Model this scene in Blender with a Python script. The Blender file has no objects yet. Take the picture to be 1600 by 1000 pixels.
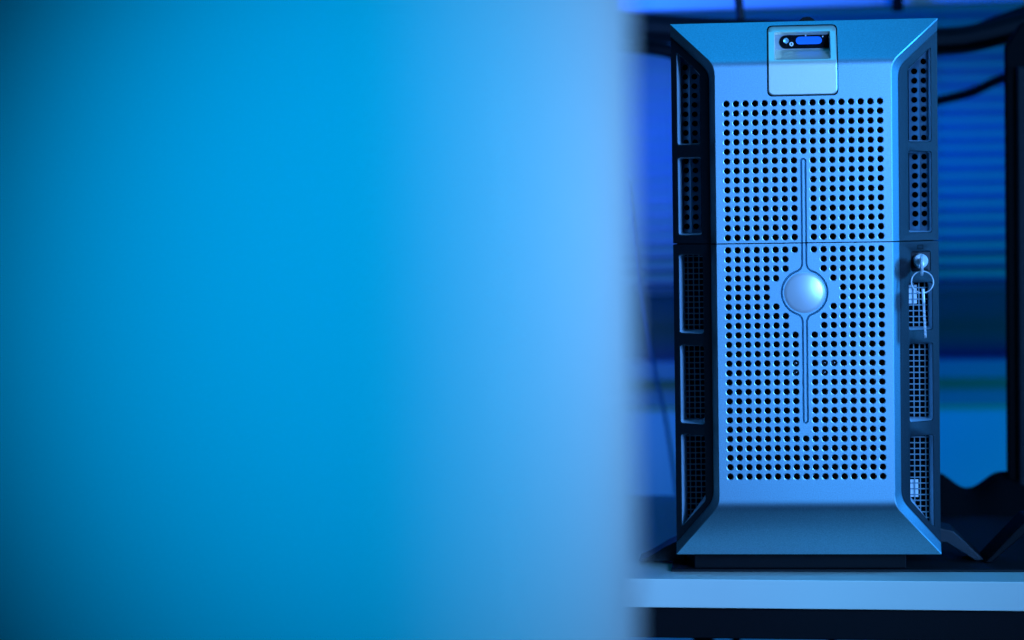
import bpy, bmesh, math, random
from mathutils import Vector, Matrix
from mathutils.geometry import delaunay_2d_cdt
random.seed(7)
S = 0.001                       # meshes are written in millimetres
SC = bpy.context.scene
COL = SC.collection

# ------------------------------------------------------------------ camera
cd = bpy.data.cameras.new('camera'); cam = bpy.data.objects.new('camera', cd); COL.objects.link(cam)
cam.location = (-0.02586, -2.07207, 0.29723)
cam.rotation_euler = (1.525704, 0.015192, 0.107928)
cd.lens = 85; cd.sensor_width = 36; cd.clip_start = 0.02; cd.clip_end = 50
cd.dof.use_dof = True; cd.dof.focus_distance = 2.045; cd.dof.aperture_fstop = 4.0
SC.camera = cam

# ------------------------------------------------------------------ world, lamps, exposure
w = bpy.data.worlds.new('World'); SC.world = w; w.use_nodes = True
w.node_tree.nodes['Background'].inputs[0].default_value = (0.0, 0.22, 1.0, 1)
w.node_tree.nodes['Background'].inputs[1].default_value = 0.008
def lamp(name, loc, target, size, energy, color, size_y=None, spread=None):
    l = bpy.data.lights.new(name, 'AREA'); l.energy = energy; l.color = color; l.size = size
    if size_y: l.shape = 'RECTANGLE'; l.size_y = size_y
    if spread: l.spread = math.radians(spread)
    o = bpy.data.objects.new(name, l); COL.objects.link(o); o.location = loc
    o.rotation_euler = (Vector(target) - Vector(loc)).to_track_quat('-Z', 'Y').to_euler()
    return o
def spot(name, loc, target, angle, energy, color, radius=0.03):
    l = bpy.data.lights.new(name, 'SPOT'); l.energy = energy; l.color = color; l.spot_size = math.radians(angle); l.spot_blend = 1.0; l.shadow_soft_size = radius
    o = bpy.data.objects.new(name, l); COL.objects.link(o); o.location = loc
    o.rotation_euler = (Vector(target) - Vector(loc)).to_track_quat('-Z', 'Y').to_euler()
    return o
lamp('key_lamp', (1.12, -1.95, 0.62), (-0.30, 0, 0.25), 0.44, 7.1, (0.115, 0.365, 1.0), size_y=0.9, spread=40)
lamp('side_lamp', (1.20, -0.13, 0.46), (0.08, 0, 0.24), 0.24, 3.2, (0.03, 0.32, 1.0), spread=90)
lamp('top_lamp', (-0.05, -0.32, 1.60), (0, 0, 0.3), 0.5, 2.8, (0.0, 0.38, 1.0))
lamp('panel_fill', (0.22, -1.330, 0.31), (-0.12, -1.335, 0.285), 0.08, 0.29, (0.19, 0.49, 1.0), spread=100)  # added unseen light, brightens the rounded edge of the foreground panel
spot('front_fill', (-0.10, -2.0, 0.52), (-0.133, -1.36, 0.276), 29, 20.5, (0.0, 0.43, 1.0))  # added unseen spot, makes the soft glow on the foreground panel
lamp('blind_fill', (-0.75, 0.45, 0.62), (0.15, 1.22, 0.42), 0.25, 5.6, (0.0, 0.075, 1.0), spread=90)  # added light hidden behind the foreground panel, turns the blind deep blue
lamp('wall_fill', (0.85, 0.62, -0.15), (0.15, 1.25, -0.02), 0.3, 1.0, (0.0, 0.60, 1.0), spread=100)  # added unseen light, brightens the wall below the window
SC.view_settings.view_transform = 'Standard'; SC.view_settings.look = 'None'
SC.view_settings.exposure = 0; SC.view_settings.gamma = 1
SC.render.engine = 'CYCLES'
SC.cycles.use_denoising = True
SC.cycles.max_bounces = 8

# ------------------------------------------------------------------ materials
def mat(name, col, rough=0.5, metal=0.0, bump=0.0, bscale=800, var=0.0, vscale=6, spec=0.5, coat=0.0, emit=None):
    m = bpy.data.materials.new(name); m.use_nodes = True
    nt = m.node_tree; p = nt.nodes['Principled BSDF']
    p.inputs['Base Color'].default_value = (*col, 1); p.inputs['Roughness'].default_value = rough
    p.inputs['Metallic'].default_value = metal; p.inputs['Specular IOR Level'].default_value = spec
    p.inputs['Coat Weight'].default_value = coat
    tc = nt.nodes.new('ShaderNodeTexCoord')
    if var:
        n = nt.nodes.new('ShaderNodeTexNoise'); n.inputs['Scale'].default_value = vscale; n.inputs['Detail'].default_value = 6
        r = nt.nodes.new('ShaderNodeMapRange'); r.inputs['To Min'].default_value = 1 - var; r.inputs['To Max'].default_value = 1 + var
        r.inputs['From Min'].default_value = 0.25; r.inputs['From Max'].default_value = 0.75
        x = nt.nodes.new('ShaderNodeVectorMath'); x.operation = 'SCALE'; x.inputs[0].default_value = col
        nt.links.new(tc.outputs['Object'], n.inputs['Vector']); nt.links.new(n.outputs['Fac'], r.inputs['Value'])
        nt.links.new(r.outputs['Result'], x.inputs['Scale']); nt.links.new(x.outputs['Vector'], p.inputs['Base Color'])
    if bump:
        n = nt.nodes.new('ShaderNodeTexNoise'); n.inputs['Scale'].default_value = bscale; n.inputs['Detail'].default_value = 3
        b = nt.nodes.new('ShaderNodeBump'); b.inputs['Strength'].default_value = bump; b.inputs['Distance'].default_value = 0.0006
        nt.links.new(tc.outputs['Object'], n.inputs['Vector']); nt.links.new(n.outputs['Fac'], b.inputs['Height'])
        nt.links.new(b.outputs['Normal'], p.inputs['Normal'])
    if emit:
        p.inputs['Emission Color'].default_value = (*emit[0], 1); p.inputs['Emission Strength'].default_value = emit[1]
    return m
M = dict(
    silver=mat('silver_paint', (0.35, 0.57, 0.64), 0.47, 1.0, 0.08, 1500, 0.16, 1000),
    latch=mat('pale_silver_paint', (1.0, 0.95, 0.76), 0.40, 0.72, 0.15, 1500, 0.03, 700),
    dark=mat('black_textured_plastic', (0.006, 0.011, 0.016), 0.42, 0.0, 0.55, 1700, spec=0.4),
    lit_wall=mat('lit_textured_plastic', (0.40, 0.52, 0.58), 0.45, 0.0, 0.6, 1300),  # vent recess plastic made paler than the frame to imitate light on it
    chassis=mat('black_steel', (0.004, 0.004, 0.005), 0.55, 0.0, 0.2, 900, spec=0.12),
    void=mat('matt_black_interior', (0.004, 0.004, 0.005), 0.9, spec=0.1),
    steel=mat('grey_sheet_steel', (0.15, 0.25, 0.31), 0.30, 0.85, 0.15, 900),
    wire=mat('zinc_mesh', (0.22, 0.33, 0.37), 0.38, 0.7),
    white=mat('white_plastic', (0.8, 0.8, 0.8), 0.5),
    chrome=mat('polished_metal', (0.95, 0.94, 0.92), 0.28, 0.4),
    disc=mat('satin_silver', (0.84, 0.82, 0.80), 0.38, 0.45, 0.03, 1500),
    gloss=mat('gloss_black', (0.006, 0.006, 0.008), 0.12, spec=0.6, coat=0.4),
    screen=mat('blue_screen', (0.02, 0.08, 0.3), 0.25, emit=((0.0, 0.09, 0.9), 0.9)),
    board=mat('white_laminate', (0.74, 0.75, 0.60), 0.38, 0, 0.03, 400, 0.03, 9),
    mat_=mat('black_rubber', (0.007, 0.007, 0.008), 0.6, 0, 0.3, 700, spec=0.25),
    panel=mat('white_enamel', (0.72, 0.73, 0.74), 0.75, 0, 0.0, 1, 0.02, 4, spec=0.15),
    wall=mat('painted_wall', (0.55, 0.56, 0.57), 0.8, 0, 0.1, 200, 0.04, 5),
    slat=mat('pale_slat', (0.55, 0.56, 0.58), 0.5, 0, 0, 1, 0.04, 8),
    glass=mat('dark_window', (0.10, 0.105, 0.11), 0.25),
    sill=mat('grey_sill', (0.26, 0.27, 0.28), 0.5),
    cable=mat('black_cable', (0.005, 0.005, 0.006), 0.5, spec=0.3),
    cloth=mat('black_cloth', (0.004, 0.004, 0.005), 0.95, 0, 0.4, 300, spec=0.1),
)

# ------------------------------------------------------------------ mesh helpers
class MB:
    def __init__(s): s.v = []; s.f = []
    def add(s, vs, fs):
        o = len(s.v); s.v += [tuple(v) for v in vs]; s.f += [tuple(i + o for i in f) for f in fs]
    def loft(s, rings, close=True, caps=(False, False)):
        n = len(rings[0]); vs = [p for r in rings for p in r]; fs = []
        for k in range(len(rings) - 1):
            for i in range(n if close else n - 1):
                j = (i + 1) % n
                fs.append((k*n+i, k*n+j, (k+1)*n+j, (k+1)*n+i))
        if caps[0]: fs.append(tuple(range(n))[::-1])
        if caps[1]: fs.append(tuple((len(rings)-1)*n + i for i in range(n)))
        s.add(vs, fs)
    def box(s, a, b):
        x0, y0, z0 = a; x1, y1, z1 = b
        s.add([(x0,y0,z0),(x1,y0,z0),(x1,y1,z0),(x0,y1,z0),(x0,y0,z1),(x1,y0,z1),(x1,y1,z1),(x0,y1,z1)],
              [(0,3,2,1),(4,5,6,7),(0,1,5,4),(1,2,6,5),(2,3,7,6),(3,0,4,7)])
    def tube(s, pts, r, n=10, closed=False):
        P = [Vector(p) for p in pts]; rings = []
        N = len(P); up = None
        for i in range(N):
            t = (P[(i+1) % N] - P[i-1]) if closed else (P[min(i+1, N-1)] - P[max(i-1, 0)])
            t.normalize()
            if up is None:
                a = Vector((0,0,1)) if abs(t.z) < 0.9 else Vector((0,1,0)); up = (a - t*a.dot(t)).normalized()
            else: up = (up - t*up.dot(t)).normalized()
            b = t.cross(up); rr = r[i] if isinstance(r, (list, tuple)) else r
            rings.append([P[i] + (up*math.cos(2*math.pi*k/n) + b*math.sin(2*math.pi*k/n))*rr for k in range(n)])
        if closed: rings.append(rings[0]); s.loft(rings)
        else: s.loft(rings, caps=(True, True))
    def build(s, name, m, parent=None, smooth=30, bevel=0, scale=S):
        me = bpy.data.meshes.new(name)
        me.from_pydata([(v[0]*scale, v[1]*scale, v[2]*scale) for v in s.v], [], s.f)
        bm = bmesh.new(); bm.from_mesh(me)
        bmesh.ops.remove_doubles(bm, verts=bm.verts, dist=2e-6)
        bmesh.ops.delete(bm, geom=[v for v in bm.verts if not v.link_faces], context='VERTS')
        bmesh.ops.recalc_face_normals(bm, faces=bm.faces)
        bm.to_mesh(me); bm.free()
        me.materials.append(m)
        if smooth:
            for p in me.polygons: p.use_smooth = True
            me.set_sharp_from_angle(angle=math.radians(smooth))
        o = bpy.data.objects.new(name, me); COL.objects.link(o)
        if parent: o.parent = parent
        if bevel:
            b = o.modifiers.new('bevel', 'BEVEL'); b.width = bevel*S; b.segments = 3; b.limit_method = 'ANGLE'; b.angle_limit = math.radians(40)
        return o
def empty(name, loc=(0,0,0), rz=0):
    o = bpy.data.objects.new(name, None); COL.objects.link(o); o.location = loc; o.rotation_euler = (0,0,rz); o.empty_display_size = 0.05
    return o
def tag(o, label=None, cat=None, group=None, kind=None):
    for k, v in (('label', label), ('category', cat), ('group', group), ('kind', kind)):
        if v: o[k] = v
    return o
def inpoly(x, y, P):
    c = False; j = len(P) - 1
    for i in range(len(P)):
        xi, yi = P[i]; xj, yj = P[j]
        if (yi > y) != (yj > y) and x < (xj-xi)*(y-yi)/(yj-yi) + xi: c = not c
        j = i
    return c
def fillet(P, r, n=4):
    out = []; N = len(P)
    for i in range(N):
        a, b, c = Vector(P[i-1]), Vector(P[i]), Vector(P[(i+1) % N])
        u, v = (a-b).normalized(), (c-b).normalized()
        p, q = b+u*r, b+v*r
        for k in range(n+1):
            t = k/n; out.append(tuple(p*(1-t)**2 + b*2*t*(1-t) + q*t*t))
    return out
def cdt(loops, lines, keep):
    """triangulate closed loops + open lines in the plane; keep(x, z) says which faces stay"""
    vs = []; es = []
    for L in loops:
        o = len(vs); vs += [Vector(p) for p in L]; es += [(o+i, o+(i+1) % len(L)) for i in range(len(L))]
    for L in lines:
        o = len(vs); vs += [Vector(p) for p in L]; es += [(o+i, o+i+1) for i in range(len(L)-1)]
    V, E, F, _, _, _ = delaunay_2d_cdt(vs, es, [], 0, 1e-5)
    fs = []
    for f in F:
        cx = sum(V[i].x for i in f)/len(f); cz = sum(V[i].y for i in f)/len(f)
        if keep(cx, cz): fs.append(f)
    return V, fs

# ================================================================== SETTING
# wall behind with window recess; x right, y away, z up, metres in comments of millimetres
b = MB()
b.box((-1600, 1330, -900), (1600, 1400, 20))          # wall below the window
b.box((-1600, 1330, 900), (1600, 1400, 1600))
wall = b.build('wall', M['wall'], smooth=0); tag(wall, kind='structure')
b = MB(); b.box((-1600, 1345, 82), (1600, 1360, 900)); b.build('window_pane', M['glass'], wall, 0)
b = MB(); b.box((-1600, 1290, 57), (1600, 1345, 84)); b.build('window_sill', M['sill'], wall, 0, bevel=4)
b = MB(); b.box((-1600, 1318, 19.5), (1600, 1345, 57)); b.build('sill_apron', M['sill'], wall, 0)
b = MB(); b.box((-1600, -300, -905), (1600, 1400, -900)); tag(b.build('floor', M['sill'], smooth=0), kind='structure')

# venetian blind: every slat its own part
blind = empty('window_blind', (0, 1.23, 0.19)); tag(blind, 'pale horizontal slat blind lowered over the window behind the server', 'blind')
sl = MB(); pr = []
for k in range(7):
    t = k/6 - 0.5; pr.append((t*25*0.52, t*25*0.80 + 1.6*(1-4*t*t)))
rings = []
for x in (-620, -310, 0, 310, 620):
    rings.append([(x, -p[0], p[1]) for p in pr] + [(x, -p[0], p[1]-0.5) for p in pr[::-1]])
sl.loft(rings, caps=(True, True))
first = sl.build('slat', M['slat'], blind)
for k in range(26):
    o = first if k == 0 else first.copy()
    if k: COL.objects.link(o); o.parent = blind
    o.location = (0, random.uniform(-.001, .001), 0.012 + k*0.0185)
    o.rotation_euler = (random.uniform(-.04, .04) + (0.0 if k > 5 else 0.06*(6-k)), random.uniform(-.001, .001), 0)
b = MB(); b.box((-620, -10, -12), (620, 10, 2)); b.build('bottom_rail', M['glass'], blind, 0, bevel=3)
for x in (-330, 180):
    b = MB(); b.tube([(x, -12, -5), (x, -12, 490)], 0.9, 6); b.build('ladder_cord', M['slat'], blind)
# pale trunking along the top
M['trunk'] = mat('pale_plastic', (0.75, 0.75, 0.75), 0.5); tr = MB(); tr.box((-1500, 900, 538), (1500, 960, 600)); tag(tr.build('cable_trunking', M['trunk'], smooth=0, bevel=5), 'pale plastic cable trunking running along the top of the picture', 'trunking')

# ------------------------------------------------------------------ shelf (white board on a black beam)
TOP = -17.5
desk = empty('shelf', (0.018, -0.0326, TOP*S), math.radians(-2.6))
tag(desk, 'white laminate shelf board on a dark steel beam under the server', 'shelf')
b = MB(); b.box((-900, 0, -24.5), (900, 600, 0)); b.build('board', M['board'], desk, 0, bevel=0.8)
b = MB(); b.box((-900, 9, -52), (900, 39, -24.6)); b.build('front_beam', M['chassis'], desk, 0, bevel=1)
b = MB(); b.box((-900, 540, -52), (900, 580, -24.6)); b.build('rear_beam', M['chassis'], desk, 0, bevel=1)
for x, y in ((-860, 12), (860, 12), (158, 545), (-150, 545)):
    b = MB(); b.box((x-11, y, -880), (x+11, y+22, -52.1)); b.build('leg', M['chassis'], desk, 0, bevel=2)
for x0, x1 in ((-152, -60), (20, -62)):
    b = MB(); b.tube([(x0, 560, -52), (x1, 560, -300)], 5, 8); b.build('brace', M['chassis'], desk)
# dark sheet under the towers
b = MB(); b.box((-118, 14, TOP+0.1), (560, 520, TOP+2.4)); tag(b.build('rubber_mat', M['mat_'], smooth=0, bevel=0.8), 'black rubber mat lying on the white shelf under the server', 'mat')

# ================================================================== SERVER
srv = empty('server_tower', (0, 0, TOP*S+0.0025))
tag(srv, 'silver tower server with perforated front and dark side vents on the white shelf', 'server')
OFF = -(TOP + 2.5)                                     # parts are written with z=0 at the bezel's bottom edge
def part(mb, name, m, parent=srv, **k):
    o = mb.build(name, m, parent, **k)
    if parent is srv: o.location = (0, 0, OFF*S)
    return o
CX = -1.3; PX = 73.0; ZT = 418.0; ZB = 44.5; H = 454.0; HW = 112.5; PY = -30.0
SEAM0, SEAM1 = 266.3, 267.2
def prof(z):
    d = 4.0
    if z > ZT - d:
        k = 30.0/(H - ZT)
        return PY + (k*(z-ZT+d)**2/(4*d) if z < ZT + d else k*(z-ZT))
    if z < ZB + d:
        k = 30.0/ZB
        return PY + (k*(ZB+d-z)**2/(4*d) if z > ZB - d else k*(ZB-z))
    return PY
XB = 79.0; 
def slope(x):                                          # dark side faces lean back
    return -20 + (abs(x - CX*0.5) - XB)*28/(HW - XB)
def bez(a, c, e, n):
    return [tuple(Vector(a)*(1-t)**2 + Vector(c)*2*t*(1-t) + Vector(e)*t*t) for t in (i/n for i in range(n+1))]
def outline(s, xp, ztop, zbot, etop, ebot):
    """silver edge on one side, bottom to top: corner, diagonal, fillet, straight, fillet, diagonal, corner"""
    e0 = (s*HW, ebot); e1 = (s*HW, etop); c0 = (xp, zbot); c1 = (xp, ztop)
    d0 = (Vector(e0)-Vector(c0)).normalized()*8; d1 = (Vector(e1)-Vector(c1)).normalized()*8
    low = [e0] + bez(tuple(Vector(c0)+d0), c0, (xp, zbot+8), 6)
    up = bez((xp, ztop-8), c1, tuple(Vector(c1)+d1), 6) + [e1]
    dg0 = [tuple(Vector(e0)*(1-t) + Vector(low[1])*t) for t in (.25, .5, .75)]
    dg1 = [tuple(Vector(up[-2])*(1-t) + Vector(e1)*t) for t in (.25, .5, .75)]
    return [low[0]] + dg0 + low[1:] + [(xp, SEAM0), (xp, SEAM1)] + up[:-1] + dg1 + [up[-1]]
A = {s: outline(s, CX + s*PX, ZT-1.5, ZB+1, H, 0) for s in (-1, 1)}
B = {s: outline(s, CX*0.5 + s*XB, ZT-6.2, ZB+5, H-10, 9.3) for s in (-1, 1)}

# --- perforated front panel
PITCH = 7.97; HR = 3.1; HI = 2.6; NS = 18
rowsz = [384 - 8.02*i for i in range(15)] + [261.2 - 7.965*i for i in range(25)]
DZ = 225.0
def keyhole(wd, R, f):
    up, lo = 338.0 - 2.6, 114.8 + 2.6
    zf = math.sqrt(26.0**2 - 8.65**2); pts = []
    a0 = math.atan2(-zf, -8.65); a1 = math.pi                      # fillet arc from circle to slot line (right, top)
    right_top = [(8.65 + f*math.cos(t), zf + f*math.sin(t)) for t in [(-math.pi + (a0+math.pi)*(1-i/6)) for i in range(7)]]
    ang0 = math.atan2(right_top[0][1], right_top[0][0])
    arc = [(R*math.cos(t), R*math.sin(t)) for t in [(-ang0 + 2*ang0*i/22) for i in range(1, 22)]]
    cap = [(wd*math.cos(t), up-DZ + wd*math.sin(t)) for t in [math.pi*i/8 for i in range(0, 9)]]
    seamp = [(wd, SEAM0-DZ), (wd, SEAM1-DZ)]
    R_ = [(x, -z) for x, z in right_top[::-1]] + arc + right_top + seamp
    L_ = [(-x, z) for x, z in R_[::-1]]
    capb = [(wd*math.cos(t), lo-DZ + wd*math.sin(t)) for t in [math.pi + math.pi*i/8 for i in range(0, 9)]]
    P = R_ + cap + L_ + capb
    return [(CX + x, DZ + z) for x, z in P]
K0 = keyhole(2.65, 20.0, 6.0); K1 = keyhole(0.85, 18.2, 7.8)
holes = []
for z in rowsz:
    for c in range(17):
        x = CX + (c-8)*PITCH
        if c == 8 and 108 < z < 343: continue
        if math.hypot(x-CX, z-DZ) < 20.0 + 4.6: continue
        if abs(x-CX) < 9 and abs(z-DZ) < 29.5: continue
        holes.append((x, z))
def circ(x, z, r): return [(x + r*math.cos(2*math.pi*i/NS), z + r*math.sin(2*math.pi*i/NS)) for i in range(NS)]
PZ0, PZ1 = ZB+1+8, ZT-1.5-8
outer = [(CX-PX, PZ0), (CX+PX, PZ0), (CX+PX, SEAM0), (CX+PX, SEAM1), (CX+PX, PZ1), (CX-PX, PZ1), (CX-PX, SEAM1), (CX-PX, SEAM0)]
grid = {}
for h in holes: grid.setdefault((int(h[0]//8), int(h[1]//8)), []).append(h)
def keep(x, z):
    if SEAM0 < z < SEAM1: return False
    i, j = int(x//8), int(z//8)
    for a in (i-1, i, i+1):
        for c in (j-1, j, j+1):
            for h in grid.get((a, c), ()):
                if math.hypot(x-h[0], z-h[1]) < HR*math.cos(math.pi/NS): return False
    if abs(x-CX) < 21 and inpoly(x, z, K0) and not inpoly(x, z, K1): return False
    return True
V, F = cdt([outer, K0, K1] + [circ(x, z, HR) for x, z in holes],
           [[(CX-PX, SEAM0), (CX+PX, SEAM0)], [(CX-PX, SEAM1), (CX+PX, SEAM1)]], keep)
bez_lo, bez_up = MB(), MB()
for top, mb in ((0, bez_lo), (1, bez_up)):
    fs = [f for f in F if (sum(V[i].y for i in f)/len(f) > SEAM1 - 0.4) == bool(top)]
    mb.add([(v.x, PY, v.y) for v in V], fs)
    for x, z in holes:
        if (z > SEAM1) != bool(top): continue
        mb.loft([[(p[0], PY, p[1]) for p in circ(x, z, HR)],
                 [(p[0], PY+0.2, p[1]) for p in circ(x, z, HI)],
                 [(p[0], PY+3.2, p[1]) for p in circ(x, z, HI-0.05)]])
    n = len(K0)
    for i in range(n):                                  # V groove round the badge
        j = (i+1) % n; zc = (K0[i][1]+K0[j][1])/2
        if SEAM0 < zc < SEAM1 and abs(K0[i][1]-K0[j][1]) < 1: continue
        if (zc > SEAM1 - 0.2) != bool(top): continue
        mid = lambda q: ((K0[q][0]+K1[q][0])/2, PY+2.3, (K0[q][1]+K1[q][1])/2)
        mb.add([(K0[i][0], PY, K0[i][1]), (K0[j][0], PY, K0[j][1]), mid(j), mid(i)], [(0,1,2,3)])
        mb.add([mid(i), mid(j), (K1[j][0], PY, K1[j][1]), (K1[i][0], PY, K1[i][1])], [(0,1,2,3)])
    # facets above / below
    idx = [i for i, p in enumerate(A[1]) if (p[1] >= PZ1-0.01 if top else p[1] <= PZ0+0.01)]
    if top:                                             # top facet is cut out behind the latch window
        lp = [A[1][i] for i in idx] + [A[-1][i] for i in idx[::-1]]
        ct = [(-25.4, 419.0), (23.2, 419.0), (23.2, 445.3), (-25.4, 445.3)]
        V3, F3 = cdt([lp, ct], [[A[-1][i], A[1][i]] for i in idx[1:-1]], lambda x, z: inpoly(x, z, lp) and not inpoly(x, z, ct))
        mb.add([(v.x, prof(v.y), v.y) for v in V3], F3)
    for a, c in zip(idx[:-1], idx[1:]):
        if top: break
        q = []
        for s, i in ((-1, a), (1, a), (1, c), (-1, c)): q.append((A[s][i][0], prof(A[s][i][1]), A[s][i][1]))
        mb.add(q, [(0,1,2,3)])
    # side walls of the silver shell, with a small bright arris
    for s in (-1, 1):
        rows = [[], [], [], []]
        for i in range(len(A[s])):
            a, c = A[s][i], B[s][i]
            if (i >= 12) != bool(top): continue
            ya = prof(a[1]); yb = slope(c[0])
            L3 = Vector((c[0]-a[0], yb-ya, c[1]-a[1]))
            rows[0].append((a[0], ya, a[1]))
            rows[1].append((a[0]+L3.x*0.13, ya+0.55, a[1]+L3.z*0.13))
            rows[2].append((a[0]+L3.x*0.92, yb-1.2, a[1]+L3.z*0.92))
            rows[3].append((c[0], yb+0.6, c[1]))
        mb.loft(rows, close=False)
    zz = H if top else 0
    mb.add([(-HW, 0, zz), (HW, 0, zz), (HW, 41, zz), (-HW, 41, zz)], [(0,1,2,3)])
    for s in (-1, 1):
        zb_ = B[s][-1][1] if top else B[s][0][1]
        mb.add([(s*HW, 0, zz), (s*HW, 41, zz), (s*HW, 41, zb_), (s*HW, slope(s*HW)+0.6, zb_)], [(0,1,2,3)])

upper = part(bez_up, 'upper_bezel', M['silver'], smooth=13); lower = part(bez_lo, 'lower_bezel', M['silver'], smooth=13)
for o in (upper, lower): o['label'] = 'silver bezel with rows of round holes'
# things glimpsed behind a few holes
b = MB(); b.box((-72, -21, 46), (69, -20, 410)); inner = part(b, 'inner_plate', M['void'], smooth=0)
for c, r in ((7, 27), (7, 28), (10, 27), (11, 27), (10, 28)):
    x = CX + (c-8)*PITCH; z = rowsz[r]
    b = MB(); rings = []
    for k in range(5):
        a = math.pi/2*k/4; rings.append([(x + 2.3*math.cos(a)*math.cos(t), PY+3.4-2.0*math.sin(a), z + 2.3*math.cos(a)*math.sin(t)) for t in [2*math.pi*i/12 for i in range(12)]])
    b.loft(rings); b.build('light_pipe', M['gloss'], inner, 60)

# --- dark side frames with vent recesses
def mir(P): return [(-x, z) for x, z in P][::-1]
def rect(x0, x1, z0, z1): return [(x0, z0), (x1, z0), (x1, z1), (x0, z1)]
OPEN = {1: [rect(86, 107, 350, 431), rect(86, 107, 273.5, 342.5), rect(87.5, 105.5, 240.5, 258.5), rect(85.5, 107, 191, 232), rect(85.5, 107, 113.5, 180.5), rect(85.5, 107, 23, 102)],
        -1: [rect(86.5, 108, 351, 431), rect(86.5, 108, 274, 341), rect(86, 108, 190, 258), rect(86, 108, 112.5, 180.5), rect(86, 108, 23.5, 104)]}
OPEN[1][0] = [(86, 350), (107, 350), (107, 430.5), (86, 410.5)]; OPEN[-1][0] = [(86.5, 351), (108, 351), (108, 431), (86.5, 410.5)]
OPEN[1][5] = [(85.5, 47.5), (107, 22.5), (107, 102), (85.5, 102)]; OPEN[-1][4] = [(86, 47.5), (108, 23), (108, 104), (86, 104)]
BACK = 19.0
for s in (-1, 1):
    ops = []
    for i, P in enumerate(OPEN[s]):
        P = fillet(P, 2.2, 4)
        ops.append((i, mir(P) if s < 0 else P))
    edge = [p for p in B[s]]
    loop = edge + [(s*HW, SEAM1), (s*HW, SEAM0)]
    def keepf(x, z):
        if SEAM0 < z < SEAM1 or not inpoly(x, z, loop): return False
        return not any(inpoly(x, z, P) for _, P in ops)
    V, F = cdt([loop] + [P for _, P in ops], [[(s*70, SEAM0), (s*HW, SEAM0)], [(s*70, SEAM1), (s*HW, SEAM1)]], keepf)
    for top in (0, 1):
        recess_walls = []
        mb = MB(); mb.add([(v.x, slope(v.x), v.y) for v in V], [f for f in F if (sum(V[i].y for i in f)/3 > SEAM1-.2) == bool(top)])
        z0, z1 = (SEAM1, B[s][-1][1]) if top else (B[s][0][1], SEAM0)
        # outer flank and seam returns
        mb.loft([[(s*HW, slope(s*HW), z0), (s*HW, slope(s*HW), z1)], [(s*(HW-0.3), 41, z0), (s*(HW-0.3), 41, z1)]], close=False)
        zz = z0 if top else z1
        xi = B[s][12][0]
        mb.add([(xi, slope(xi), zz), (s*HW, slope(s*HW), zz), (s*(HW-0.3), 41, zz), (xi, -12, zz)], [(0,1,2,3)])
        for i, P in ops:
            if (P[0][1] > SEAM1) != bool(top): continue
            xs = [p[0]*s for p in P]; zs = [p[1] for p in P]; x0, x1, zz0, zz1 = min(xs), max(xs), min(zs), max(zs)
            def ins(p, li, lo, lb, lt):
                x = p[0]*s; x = x0+li + (x-x0)*(x1-x0-li-lo)/(x1-x0); z = zz0+lb + (p[1]-zz0)*(zz1-zz0-lb-lt)/(zz1-zz0); return (s*x, z)
            lock = s > 0 and i == 2
            bk = 3.0 if lock else (BACK if s > 0 else 31.0)
            lo_ = 2.0 if lock else (4.3 if s < 0 else 3.2)
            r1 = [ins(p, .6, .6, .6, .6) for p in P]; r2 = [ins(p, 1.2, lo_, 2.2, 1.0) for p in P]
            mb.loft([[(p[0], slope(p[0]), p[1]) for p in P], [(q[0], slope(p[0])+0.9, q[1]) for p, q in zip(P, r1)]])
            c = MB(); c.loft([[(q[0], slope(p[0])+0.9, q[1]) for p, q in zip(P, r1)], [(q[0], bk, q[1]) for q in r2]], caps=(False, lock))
            recess_walls.append((c, lock))
        fr = part(mb, 'side_frame', M['dark'])
        fr['label'] = 'black textured plastic vent frame'
        for c, lock in recess_walls: c.build('lock_recess' if lock else 'lit_vent_wall', M['dark' if lock else 'lit_wall'], fr)  # vent walls take the paler colour, light painted in; lock recess stays black
        b = MB(); b.box((min(s*80, s*110), 37, z0+2), (max(s*80, s*110), 38, z1-2)); b.build('backing', M['void'], fr, 0)
        if top:
            # folded sheet with two columns of punched holes
            hs = [(s*93.2, 410.3-8.05*k) for k in range(17)] + [(s*101.0, 418.4-8.05*k) for k in range(18)]
            out = [(s*88.6, 271), (s*105.2, 271), (s*105.2, 429), (s*88.6, 412)]
            def yy(x): return (7.0 if s > 0 else 20.0) + abs(abs(x)-97.1)*0.62
            V2, F2 = cdt([out] + [circ(x, z, 2.75) for x, z in hs], [[(s*97.1, 271), (s*97.1, 421)]],
                         lambda x, z: inpoly(x, z, out) and not any(math.hypot(x-h[0], z-h[1]) < 2.7 for h in hs))
            c = MB(); c.add([(v.x, yy(v.x), v.y) for v in V2], F2)
            for x, z in hs:
                c.loft([[(p[0], yy(p[0]), p[1]) for p in circ(x, z, 2.75)], [(p[0], yy(p[0])+0.5, p[1]) for p in circ(x, z, 2.45)], [(p[0], yy(p[0])+3.0, p[1]) for p in circ(x, z, 2.4)]])
            c.build('punched_sheet', M['steel'], fr)
        else:
            for i, P in ops:
                if P[0][1] > SEAM0 or (s > 0 and i == 2): continue
                zs = [p[1] for p in P]; c = MB(); my = 16.0 if s > 0 else 31.5
                z = min(zs)+1
                while z < max(zs):
                    c.box((min(s*85.5, s*105), my-.4, z-.45), (max(s*85.5, s*105), my+.6, z+.45)); z += 4.95
                for k in range(5):
                    x = s*(86.7 + 4.75*k); c.box((x-.45, my, min(zs)-1), (x+.45, my+1, max(zs)+1))
                c.build('wire_mesh', M['wire'], fr, 0)
            if s > 0:
                for z0_, z1_ in ((213, 229), (47, 62)):
                    c = MB(); c.box((84.5, 17.6, z0_), (94.5, 18.4, z1_)); c.build('drive_tag', M['white'], fr, 0)

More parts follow.
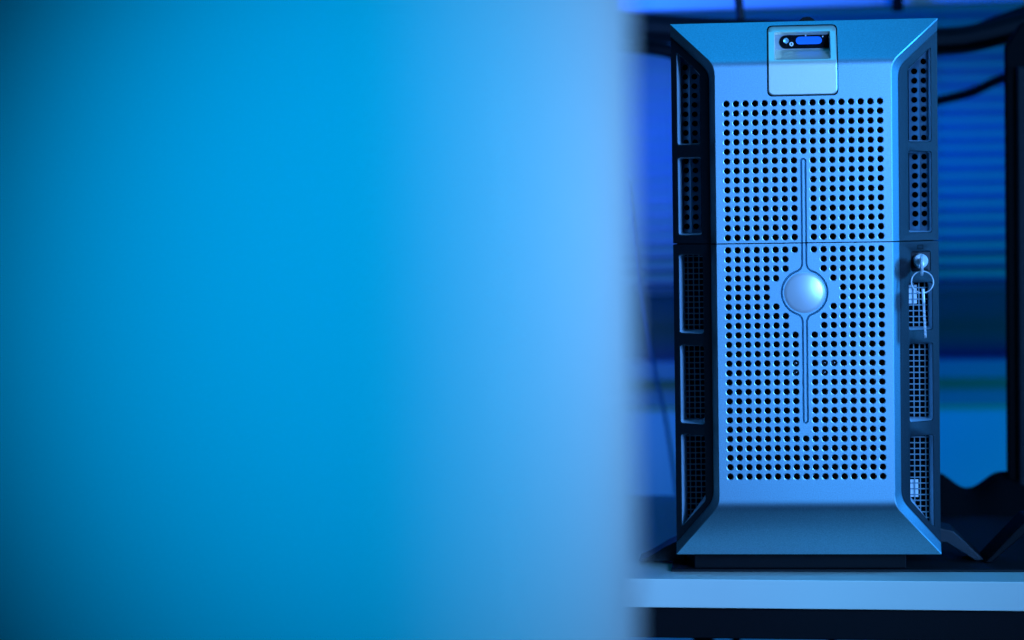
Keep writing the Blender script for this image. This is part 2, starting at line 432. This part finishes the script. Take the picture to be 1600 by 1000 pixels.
# --- lock
b = MB(); LX, LZ = 96.5, 249.8
def ringc(x, y, z, r, n=28): return [(x + r*math.cos(2*math.pi*i/n), y, z + r*math.sin(2*math.pi*i/n)) for i in range(n)]
b.loft([ringc(LX, 3, LZ, 6.2), ringc(LX, -8, LZ, 6.2), ringc(LX, -9, LZ, 5.4), ringc(LX, -9, LZ, 4.4), ringc(LX, -8.3, LZ, 4.1), ringc(LX, -8.3, LZ, 0.1)])
lk = part(b, 'lock_cylinder', M['chrome'])
# moulded mark above the lock
b = MB(); b.loft([[(x, slope(x)-0.25, z) for x, z in fillet(rect(93.8, 99, 259.6, 263.6), .6)], [(x, slope(x)-0.25, z) for x, z in fillet(rect(94.5, 98.3, 260.3, 262.9), .4)]])
part(b, 'lock_mark', M['chassis'], smooth=0)

# --- latch plate on the top facet
LO = fillet([(-29, 391.2), (26.7, 391.2), (26.7, 449.0), (-29, 449.0)], 4.6, 6)
WI = fillet([(-24.6, 419.8), (22.4, 419.8), (22.4, 444.6), (-24.6, 444.6)], 1.2, 3)
lines = [[(-40, z), (40, z)] for z in (406, 409, 411.5, 413.5, 415.5, 417.5, 419.3, 421.5, 424, 427, 432, 438)]
V, F = cdt([LO, WI], lines, lambda x, z: inpoly(x, z, LO) and not inpoly(x, z, WI))
b = MB(); PR = 1.6
b.add([(v.x, prof(v.y)-PR, v.y) for v in V], F)
def grow(P, g, c=(-1.15, 420.1)):
    return [(c[0] + (x-c[0])*(1+g/27.8), c[1] + (z-c[1])*(1+g/28.9)) for x, z in P]
dense = []
for i in range(len(LO)):
    a, c = LO[i], LO[(i+1) % len(LO)]
    n = max(1, int(math.hypot(a[0]-c[0], a[1]-c[1])/2.5)); dense += [(a[0]+(c[0]-a[0])*k/n, a[1]+(c[1]-a[1])*k/n) for k in range(n)]
g1 = grow(dense, 0.7)
b.loft([[(p[0], prof(p[1])-PR, p[1]) for p in dense], [(q[0], prof(q[1])-PR+0.7, q[1]) for q in g1], [(q[0], prof(q[1])+0.8, q[1]) for q in g1]])
def wdeep(p):                                           # window recess walls to an upright back
    x = -1.1 + (p[0]+1.1)*0.965
    z = 430.0 + (p[1]-419.8)*(442.6-430.0)/(444.6-419.8)
    return (x, -6.5, z)
b.loft([[(p[0], prof(p[1])-PR, p[1]) for p in WI], [(p[0]*.992, prof(p[1])-PR+0.7, 432.2+(p[1]-432.2)*.965) for p in WI], [wdeep(p) for p in WI]])
latch = part(b, 'latch_plate', M['latch']); latch['label'] = 'pale silver latch plate with a small window'
g2 = grow(dense, 1.7)
b = MB(); b.loft([[(p[0], prof(p[1])-0.12, p[1]) for p in g1], [(p[0], prof(p[1])-0.12, p[1]) for p in g2]])
b.build('gap_shade_strip', M['void'], latch)  # flat black ring painted as the shade in the gap round the plate
b = MB(); b.box((-24, -6.45, 429.5), (22.4, -5.6, 443)); b.build('display_back', M['sill'], latch, 0)
pill = lambda x0, x1, z0, z1, n=8: [((x1-(z1-z0)/2) + (z1-z0)/2*math.cos(t), (z0+z1)/2 + (z1-z0)/2*math.sin(t)) for t in [-math.pi/2 + math.pi*i/n for i in range(n+1)]] + \
                                   [((x0+(z1-z0)/2) + (z1-z0)/2*math.cos(t), (z0+z1)/2 + (z1-z0)/2*math.sin(t)) for t in [math.pi/2 + math.pi*i/n for i in range(n+1)]]
def plate(P, y0, y1, name, m, par, sm=30):
    c = MB(); c.loft([[(x, y1, z) for x, z in P], [(x, y0+0.3, z) for x, z in P], [(-1+(x+1)*.985 if abs(x) > 12 else x, y0, z) for x, z in P]], caps=(True, True)); return c.build(name, m, par, sm)
plate(pill(-20.5, 26, 430.6, 442.0), -7.3, -6.4, 'display_fascia', M['gloss'], latch)
plate(pill(-6.3, 15.6, 434.0, 440.4), -7.7, -7.31, 'status_screen', M['screen'], latch)
for x, z, r, m, nm in ((-14.6, 437.4, 2.3, 'silver', 'power_button'), (-10.0, 434.4, 1.75, 'white', 'indicator_ring')):
    c = MB(); c.loft([ringc(x, -7.3, z, r, 20), ringc(x, -8.0, z, r, 20), ringc(x, -8.3, z, r*.8, 20), ringc(x, -8.1, z, r*.45, 20), ringc(x, -8.1, z, .02, 20)]); c.build(nm, M[m], latch)
plate([(-10.0-.45, 433.7), (-10.0+.45, 433.7), (-10.0+.3, 435.2), (-10.0-.3, 435.2)], -8.35, -8.12, 'indicator_mark', M['gloss'], latch, 0)
for x, z in ((2.0, 441.3), (16.2, 440.2)):
    c = MB(); c.loft([ringc(x, -7.3, z, .7, 10), ringc(x, -7.9, z, .5, 10), ringc(x, -8.0, z, .02, 10)]); c.build('light_pipe', M['white'], latch)

# --- badge disc
b = MB(); rings = [ringc(CX, PY+0.6, DZ, 17.7, 64)]
for k in range(1, 11):
    t = k/10; r = 17.7*(1-t) + 0.02; rings.append(ringc(CX, PY-0.4-2.7*(1-(r/17.7)**2), DZ, r, 64))
b.loft(rings); dsc = part(b, 'badge_disc', M['disc'], smooth=50); dsc['label'] = 'plain domed satin silver disc'

# --- chassis, plinth, knob, feet
b = MB(); b.box((-110.5, 40, 1), (110.5, 450, 451)); part(b, 'chassis', M['chassis'], smooth=0, bevel=2)
b = MB(); b.box((-98, 18, OFF*-1+0.1), (84, 440, 1)); part(b, 'plinth', M['chassis'], smooth=0, bevel=1)
b = MB(); b.loft([ringc(3.5, 22, 451, 8.5, 20), ringc(3.5, 40, 451, 8.5, 20)], caps=(True, True)); part(b, 'top_catch', M['chassis'])
def foot(P, y0, y1, nm, par, m='dark', bev=1.2):
    c = MB(); c.loft([[(x, y0, z) for x, z in P], [(x, y1, z) for x, z in P]], caps=(True, True)); return part(c, nm, M[m], par, smooth=0, bevel=bev)
Z0 = -OFF + 0.1
foot([(108, 1), (121, 1), (146.5, Z0), (155, Z0), (127, 12), (112, 15), (108, 15)], 62, 108, 'stabiliser_foot', srv)
cv = [(-108, 4), (-116, 2)] + [(-116 - 33*math.sin(t), Z0+0.1 + 19*(1-math.sin(t))**1.3) for t in [math.pi/2*i/6 for i in range(1, 7)]] + [(-140, Z0), (-108, Z0)]
foot(cv, 62, 108, 'stabiliser_foot', srv)

# ================================================================== KEYS
keys = empty('key_set', (LX*S, -0.009, (LZ)*S)); tag(keys, 'pair of small keys on a thin wire ring in the server lock', 'keys')
def kp(mb, nm, m='chrome', **k): return mb.build(nm, M[m], keys, **k)
b = MB()                                                 # key in the lock, edge-on: bow + shank (local origin at lock face)
prof_k = [(1, -2), (-3, -2), (-5, -8)] + [(-13 + 8.5*math.cos(t), -3.0 + 9.0*math.sin(t)) for t in [-.5 - (2*math.pi-1.0)*i/16 for i in range(17)]] + [(-4, 3), (1, 2)]
b.loft([[(-0.95, y, z-0.2) for y, z in prof_k], [(0.95, y, z-0.2) for y, z in prof_k]], caps=(True, True)); kp(b, 'key', smooth=0, bevel=0.3)
b = MB(); RC = -17.2
b.tube([(0.2 + 9.1*math.cos(t), -16 + 1.2*math.sin(t), RC + 9.1*math.sin(t)) for t in [2*math.pi*i/48 for i in range(48)]], 0.55, 8, closed=True); kp(b, 'ring')
b = MB()
up = RC - 9.1
pk = [(-20, up+3.5), (-12, up+3.5), (-11, up-8), (-13.5, up-11), (-13.5, up-36), (-15.5, up-38)]
zz = up-37; tooth = 0
while zz < up-13:
    pk += [(-17.5 - (0.9 if tooth % 2 else 0), zz)]; zz += 1.6; tooth += 1
pk += [(-18, up-11), (-21, up-8)]
b.loft([[(x0 + (z-up)*-0.045, y, z) for y, z in pk] for x0 in (-0.15, 1.65)], caps=(True, True)); kp(b, 'key', smooth=0, bevel=0.25)

# ================================================================== THINGS BESIDE AND BEHIND
# dark tower at the right edge
tw = empty('computer_tower', (0.309, 0.40, TOP*S+0.0025), math.radians(-7)); tag(tw, 'black tower case standing at the right edge beyond the server', 'computer')
b = MB()
b.loft([[(-104, y, 8), (104, y, 8), (104, y, 482), (92, y, 494), (-88, y, 494), (-104, y, 470)] for y in (0, 400)], caps=(True, True)); b.build('case', M['chassis'], tw, 0, bevel=4)
b = MB(); b.box((-92, -8, 24), (92, 0, 450)); b.build('front_cover', M['dark'], tw, 0, bevel=3)
for sx in (-80, 80):
    for sy in (30, 360):
        b = MB(); b.loft([ringc(0, 0, 0, 14, 16)]); b = MB(); b.loft([[(sx+14*math.cos(t), sy+14*math.sin(t), z) for t in [2*math.pi*i/16 for i in range(16)]] for z in (0.1, 8)], caps=(True, True)); b.build('foot', M['mat_'], tw)
# angled black bracket making a V with the server's foot
b = MB(); PB = [(152, Z0+OFF), (158, Z0+OFF), (194, 31.5), (198, 40), (188, 38)]
PB = [(x-152, z) for x, z in PB]
b.loft([[(x, y, z) for x, z in PB] for y in (0, 60)], caps=(True, True))
br = b.build('angle_bracket', M['chassis'], smooth=0, bevel=1.2); br.location = (0.1525, 0.05, TOP*S+0.0026)
tag(br, 'black angled bracket leaning up to the right on the black mat', 'bracket')
# folded black cloth behind
b = MB(); N = 40; rows = []
for j in range(9):
    v = j/8; row = []
    for i in range(N+1):
        x = 120 + 240*i/N
        hgt = 30 - 9*math.cos((x-169)/(34.0 if x < 203 else 1e9)*math.pi) if x < 203 else 39 - 7*(1-math.cos((x-203)/60))
        row.append((x, 380 + 110*v, TOP+2.6 + hgt*math.sin(math.pi*min(1, v*1.0))**0.6 * (0.98 if 0 < v < 1 else 0)))
    rows.append(row)
b.loft(rows, close=False)
tag(b.build('folded_cloth', M['cloth'], smooth=180), 'black crumpled cloth lying behind the server near the dark tower', 'cloth')
# cables
def cable(pts, r, label, name='cable', m='cable', grp=None):
    P = [Vector(p) for p in pts]; out = []
    for i in range(len(P)-1):
        p0, p1, p2, p3 = P[max(i-1, 0)], P[i], P[i+1], P[min(i+2, len(P)-1)]
        for k in range(8):
            t = k/8; out.append(0.5*((2*p1) + (p2-p0)*t + (2*p0-5*p1+4*p2-p3)*t*t + (3*p1-p0-3*p2+p3)*t**3))
    out.append(P[-1]); c = MB(); c.tube(out, r, 10)
    return tag(c.build(name, M[m]), label, 'cable', grp)
cable([(120, 800, 409), (169, 800, 419), (206, 800, 428), (243, 800, 444), (300, 800, 455)], 5.5, 'black cable rising to the right beside the top of the server')
cable([(-420, 600, 540), (-240, 600, 506), (-140, 600, 494), (-20, 600, 486), (60, 600, 480), (156, 600, 474), (230, 600, 486), (420, 600, 540)], 15, 'thick black cable bundle sagging behind the top of the server', 'cable_bundle')
cable([(-420, 640, 500), (-170, 640, 478), (-120, 640, 462), (-40, 640, 440), (60, 640, 440), (150, 640, 470), (250, 640, 506), (420, 640, 560)], 8, 'thinner black cable crossing under the thick bundle behind the server')
cable([(-66, 620, 640), (-66, 620, 560), (-62, 620, 520), (-60, 620, 498)], 5, 'short dark cable hanging down to the bundle above the server')
cable([(-198, 800, 330), (-190, 800, 247), (-182, 800, 179), (-170, 800, 110), (-156, 800, 40), (-140, 800, -80)], 2.2, 'thin dark cable hanging down left of the server', m='sill')
b = MB(); b.box((0, 0, 0), (14, 10, 22)); pl = b.build('cable_plug', M['chassis'], smooth=0, bevel=2); pl.location = (0.117, 0.88, 0.53); tag(pl, 'small black plug under the pale trunking above the server', 'plug')

# ------------------------------------------------------------------ blurred panel in the left foreground
cab = empty('cabinet_panel', (-0.0733, -1.36, -0.3)); tag(cab, 'large pale enamel cabinet panel with rounded edge blurred in left foreground', 'panel')
sec = [(-620, 0), (-300, 0), (-100, 0), (-85, 0), (-78, 0), (-75, 0)]
for k in range(1, 15):
    a = math.pi/2*k/14; sec.append((-75 + 75*math.sin(a), 62*(1-math.cos(a))))
sec += [(0, 110), (-12, 122), (-620, 122)]
b = MB(); b.loft([[(x, y, z) for x, y in sec] for z in (0, 1100)], caps=(True, True)); b.build('shell', M['panel'], cab, 40)
